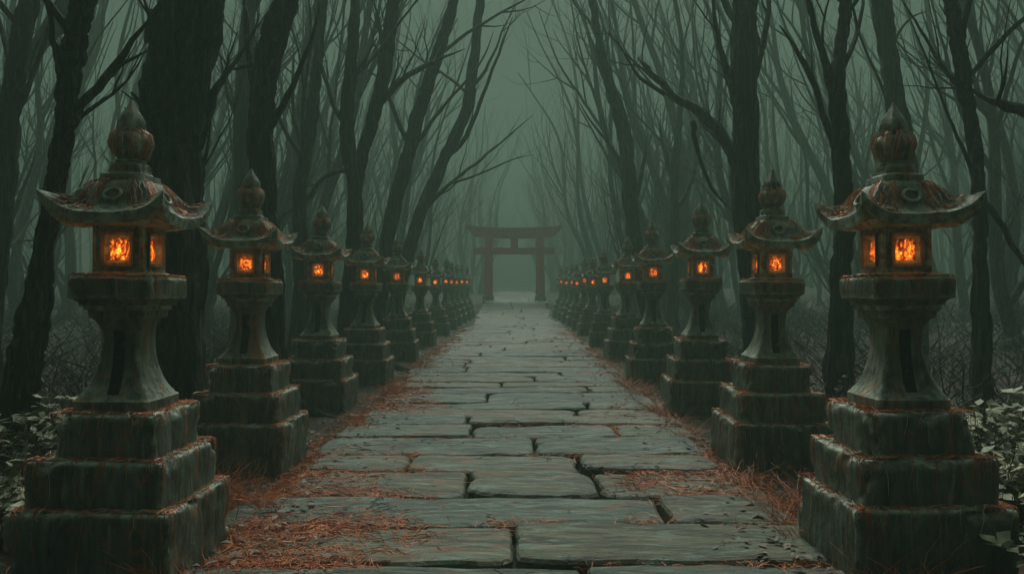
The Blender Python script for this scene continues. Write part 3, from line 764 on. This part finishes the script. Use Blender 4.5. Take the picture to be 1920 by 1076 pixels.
# background wood: prototypes copied with their parts
def proto_tree(seed, m):
    rg = random.Random(seed); root = empty('bare_tree', (0, 0, 0)); H = rg.uniform(11, 16); n = 9
    r0 = rg.uniform(.08, .20); P = [Vector((0, 0, -.6)), Vector((0, 0, .05)), Vector((.02, 0, .45))]; rad = [r0 * 2.2, r0 * 1.7, r0 * 1.1]; lean = rg.uniform(.02, .32); wob = rg.uniform(0, 6)
    for k in range(1, n + 1):
        z = H * k / n; P.append(Vector((lean * z * (.4 + .6 * k / n) + .30 * math.sin(wob + k * 1.1), .25 * math.sin(wob * 2 + k * .9), z))); rad.append(r0 * (1 - .80 * k / n))
    pp, rr = smooth_path(P, rad, 4); tb = MB(); tb.tube(pp, rr, 12, .15, seed); tb.build('trunk', m, root)
    cb = MB()
    for k in range(rg.randrange(6, 10)):
        i = rg.randrange(int(len(pp) * .16), len(pp) - 3); an = rg.gauss(0, 1.3)
        dv = Vector((math.cos(an), math.sin(an) * .8, rg.uniform(1.0, 2.6)))
        twig(cb, pp[i], dv, rg.uniform(2.5, 5.5), rr[i] * rg.uniform(.4, .65), 0 if rr[i] > .09 else 1, rg, .35)
    cb.build('crown', m, root)
    return root
protos = [proto_tree(100 + k, M_BARK if k % 2 else M_BARK2) for k in range(10)]
used = set(); br = random.Random(77); placed = []
def place_tree(x, y, s):
    side = 'left' if x < 0 else 'right'; k = br.randrange(10)
    if k in used: o = copy_tree(protos[k])
    else: o = protos[k]; used.add(k)
    o.location = (x, y, ground_z(x, y)); o.rotation_euler = (0, 0, br.uniform(-.7, .7) + (0 if x < 0 else math.pi)); o.scale = (s, s, s * br.uniform(.9, 1.2))
    band = 'close behind the lanterns' if y < 22 else ('farther back in the fog' if y < 45 else 'faint in the deep fog')
    tag(o, 'slender bare tree %s on the %s side of the path' % (band, side), 'tree', 'bare trees %s, %s side' % (band, side))
n_tree = 0
for y0, y1, xa, xb, cnt in ((12, 22, 5.5, 15, 9), (22, 45, 4.0, 32, 104), (45, 100, 4.4, 60, 150), (60, 86, 2.4, 6.0, 14)):
    t = 0; c = 0
    while c < cnt and t < 4000:
        t += 1; y = br.uniform(y0, y1); x = (xa + (xb - xa) * br.random() ** 1.3) * br.choice([-1, 1])
        if any((x - a) ** 2 + (y - b_) ** 2 < (.8 if y < 45 else 1.1) ** 2 for a, b_ in placed): continue
        if abs(x) / y > .74: continue
        placed.append((x, y)); place_tree(x, y, br.uniform(.7, 1.15)); c += 1; n_tree += 1

# the wood closing off the view in the fog: hundreds more stems, one mass
b = MB(); fr_ = random.Random(31)
for k in range(620):
    y = fr_.uniform(48, 118); x = (6 + 80 * fr_.random()) * fr_.choice([-1, 1]); z = ground_z(x, y); ln = fr_.uniform(-.10, .10); hh = fr_.uniform(10, 19); r_ = fr_.uniform(.07, .22)
    P = [Vector((x, y, z - .5))]
    for j in range(1, 6): P.append(Vector((x + ln * hh * j / 5 + fr_.uniform(-.3, .3), y, z + hh * j / 5)))
    b.tube(P, [r_ * (1 - .16 * j) for j in range(6)], 6)
    for j in range(4):
        q = P[fr_.randrange(1, 5)]; v = Vector((fr_.uniform(-.6, .6), fr_.uniform(-.3, .3), 1)); l = fr_.uniform(2, 4.5)
        b.tube([q, q + v * l * .4 + Vector((0, 0, .1)), q + v * l * .7 + Vector((0, 0, .6)), q + v * l], [r_ * .4, r_ * .3, r_ * .18, .01], 4)
tag(b.build('distant_wood', M_BARK2), 'far-off mass of bare stems fading into the fog behind everything', 'wood', kind='stuff')

# ------------------------------------------------------------------ dry grass, scrub, leaves
def blades(b, cx, cy, n, spread, ln, rg, flat=.6, rad=.0028, zoff=0.0):
    for _ in range(n):
        x = cx + rg.gauss(0, spread); y = cy + rg.gauss(0, spread * .6); z = max(ground_z(x, y), ground_rise(y) - .02 if abs(x) < 1.75 else -9) + zoff
        an = rg.uniform(0, 6.28); l = ln * rg.uniform(.5, 1.3); P = [Vector((x, y, z - .01))]; v = Vector((math.cos(an), math.sin(an), 1.3 * (1 - flat) + rg.random() * .35)).normalized()
        for k in range(5):
            P.append(P[-1] + v * l / 5); v = (v + Vector((rg.uniform(-.35, .35), rg.uniform(-.35, .35), -.28 if flat > .4 else -.12))).normalized()
            if P[-1].z < z + .004: P[-1].z = z + .004 + rg.random() * .012
        b.strand(P, rad * rg.uniform(.6, 1.3))
rg = random.Random(9); b = MB()
for _ in range(520):                                                        # along the verges
    y = 3.2 + 34 * rg.random() ** 1.7; s = rg.choice([-1, 1]); x = s * (1.45 + rg.gauss(.12, .22)); k = 1 if y < 14 else 1.6
    blades(b, x, y, int(22 / k), .16, .22, rg, .8, .0026 * k)
for _ in range(150):
    y = rg.uniform(4.2, 9.5); x = rg.choice([-1, -1, 1]) * rg.uniform(.85, 1.8); 
    blades(b, x, y, 20, .17, .2, rg, .9, .0026, .012)
for _ in range(5200):
    y = 4.0 + 26 * rg.random() ** 1.4; x = rg.uniform(-1.85, 1.85); n1 = noise.noise(Vector((x * .75 + 4, y * .55, 2.0))) + .4 * noise.noise(Vector((x * 2.5, y * 2.5, 5.0)))
    if n1 + .55 * (abs(x) - 1.15) < .12: continue
    blades(b, x, y, 9, .11, .16, rg, .92, .0024 + y * .00016, .012)
for y0 in [3.3, 4.35, 5.05, 5.72, 6.5, 7.15, 7.95, 8.7]:                    # caught in the joints
    for _ in range(13):
        s = rg.choice([-1, -1, 1]); x = s * (1.8 - abs(rg.gauss(0, .75)))
        blades(b, x, y0 + rg.gauss(0, .03), 26, .13, .17, rg, .9, .0024, .012)
for _ in range(70):                                                         # upright tufts at the lantern feet
    y = 4.6 + 14 * rg.random() ** 1.5; s = rg.choice([-1, 1]); blades(b, s * (1.62 + abs(rg.gauss(0, .12))), y, 26, .05, .30, rg, .35, .003)
for tx, ty in ((1.92, 5.35), (2.1, 5.55), (-1.95, 5.5), (-2.1, 5.75), (1.9, 3.9), (-1.62, 3.9)):
    blades(b, tx, ty, 90, .10, .34, rg, .35, .003)
for _ in range(260):
    y = 3.8 + 16 * rg.random() ** 1.3; x = rg.choice([-1, 1]) * rg.uniform(.9, 3.0); z = max(ground_z(x, y), -.01 if abs(x) < 1.75 else -9) + .018; an = rg.uniform(0, 6.28); P = [Vector((x, y, z))]
    for k in range(4): an += rg.uniform(-.4, .4); P.append(P[-1] + Vector((math.cos(an), math.sin(an), rg.uniform(-.04, .07))) * rg.uniform(.04, .10))
    b.strand(P, rg.uniform(.004, .008))
tag(b.build('dry_grass', M_RUST), 'rust-red dead grass and roots matted along the path edges and joints', 'grass', kind='stuff')
b = MB()
for _ in range(900):
    y = 4.5 + 42 * rg.random() ** 1.3; s = rg.choice([-1, 1]); x = s * (2.8 + rg.random() ** 1.5 * min(20, y * .75)); blades(b, x, y, 13, .28, .7, rg, .1, .0045 + y * .00012)
tag(b.build('tall_grass', M_SCRUB), 'tall brown dead grass growing in the wood behind the lanterns', 'grass', kind='stuff')
b = MB()
for _ in range(620):
    y = 7.5 + 34 * rg.random() ** 1.2; x = rg.choice([-1, 1]) * (3.1 + rg.random() ** 1.3 * min(22, y * .7)); blades(b, x, y, 9, .35, 1.15, rg, .25, .010 + y * .0003)
tag(b.build('undergrowth', M_BARK), 'dark tangled brush between the trunks behind both lantern rows', 'undergrowth', kind='stuff')
b = MB()
for _ in range(5200):                                                       # fallen leaves
    y = 3 + 30 * rg.random() ** 1.6; x = rg.choice([-1, 1]) * rg.choice([rg.gauss(1.7, .3), rg.uniform(2.0, 7)])
    z = max(ground_z(x, y), ground_rise(y) + .012 if abs(x) < 1.7 else -9) + .012; a = rg.uniform(0, 6.28); l = rg.uniform(.018, .045); w = l * .5
    ca, sa = math.cos(a), math.sin(a); n = len(b.v); c1, c2 = rg.uniform(0, .02), rg.uniform(0, .02)
    b.v += [(x - ca*l, y - sa*l, z), (x - sa*w, y + ca*w, z + c1), (x + ca*l, y + sa*l, z + .006), (x + sa*w, y - ca*w, z + c2)]; b.f.append((n, n+1, n+2, n+3))
tag(b.build('fallen_leaves', M_SCRUB), 'brown fallen leaves scattered over verges and forest floor', 'leaves', kind='stuff')

def shrub(x, y, h, n, label, seed, m=M_LEAF, ll=.075):
    rg = random.Random(seed); z = ground_z(x, y); root = empty('leafy_shrub', (x, y, z)); tag(root, label, 'shrub', 'low leafy shrubs'); st = MB(); lf = MB()
    for _ in range(n):
        an = rg.uniform(0, 6.28); v = Vector((math.cos(an) * .5, math.sin(an) * .5, 1)).normalized(); P = [Vector((0, 0, -.03))]; l = h * rg.uniform(.6, 1.2)
        for k in range(7):
            P.append(P[-1] + v * l / 7); v = (v + Vector((rg.uniform(-.3, .3), rg.uniform(-.3, .3), -.12))).normalized()
            if k > 0:
                for _ in range(4):
                    d = Vector((rg.uniform(-1, 1), rg.uniform(-1, 1), rg.uniform(-.3, .7))).normalized(); s = d.cross(Vector((rg.uniform(-.4, .4), rg.uniform(-.4, .4), 1))).normalized(); q = P[-1]; L_ = ll * rg.uniform(.6, 1.3); w = L_ * .3; i = len(lf.v)
                    a1 = q + d * L_ * .45 + s * w; a2 = q + d * L_ * .45 - s * w; a3 = q + d * L_ - Vector((0, 0, .02))
                    mid = q + d * L_ * .5 - Vector((0, 0, .008))
                    lf.v += [tuple(q), tuple(a1), tuple(a3), tuple(a2), tuple(mid)]; lf.f += [(i, i+4, i+1), (i+1, i+4, i+2), (i+2, i+4, i+3), (i+3, i+4, i)]
        st.strand(P, .006)
    st.build('stems', M_SCRUB, root); lf.build('foliage', m, root)
shrub(-2.95, 4.7, .5, 24, 'leafy shrub with pale olive leaves beside the base of the nearest left lantern', 1, ll=.11)
shrub(-2.5, 3.62, .34, 20, 'low shrub in the bottom left corner at the foot of the nearest lantern', 2, ll=.10)
shrub(3.0, 4.9, .68, 28, 'pale-leaved shrub standing right of the nearest right lantern', 3, ll=.12)
shrub(3.5, 6.1, .8, 26, 'taller olive shrub behind the nearest right lantern', 4, ll=.12)
shrub(-3.7, 6.2, .7, 24, 'dull olive shrub under the leaning trunk at the left edge', 5, ll=.12)
shrub(2.62, 3.85, .42, 16, 'small shrub in the bottom right corner beside the lantern steps', 6, ll=.10)
shrub(-3.3, 8.2, .6, 20, 'brownish shrub between the first and second left lanterns', 7, M_SCRUB, .09)
shrub(3.4, 8.6, .6, 20, 'brownish shrub between the first and second right lanterns', 8, M_SCRUB, .09)

# ------------------------------------------------------------------ haze
hb = MB(); hb.box(-150, 150, -3.5, 175, -1.4, 27)
m, nt, bs = mat('haze_volume'); nt.nodes.remove(bs); vo = nt.nodes.new('ShaderNodeVolumePrincipled')
vo.inputs['Color'].default_value = (0.205, 0.30, 0.24, 1); vo.inputs['Density'].default_value = FOG_DENSITY; vo.inputs['Anisotropy'].default_value = 0.25
nt.links.new(vo.outputs[0], nt.nodes['Material Output'].inputs['Volume'])
tag(hb.build('haze', m, smooth=False), 'pale green fog filling the wood', 'haze', kind='stuff')
print('trees', n_tree, 'faces', sum(len(o.data.polygons) for o in sc.objects if o.type == 'MESH'))
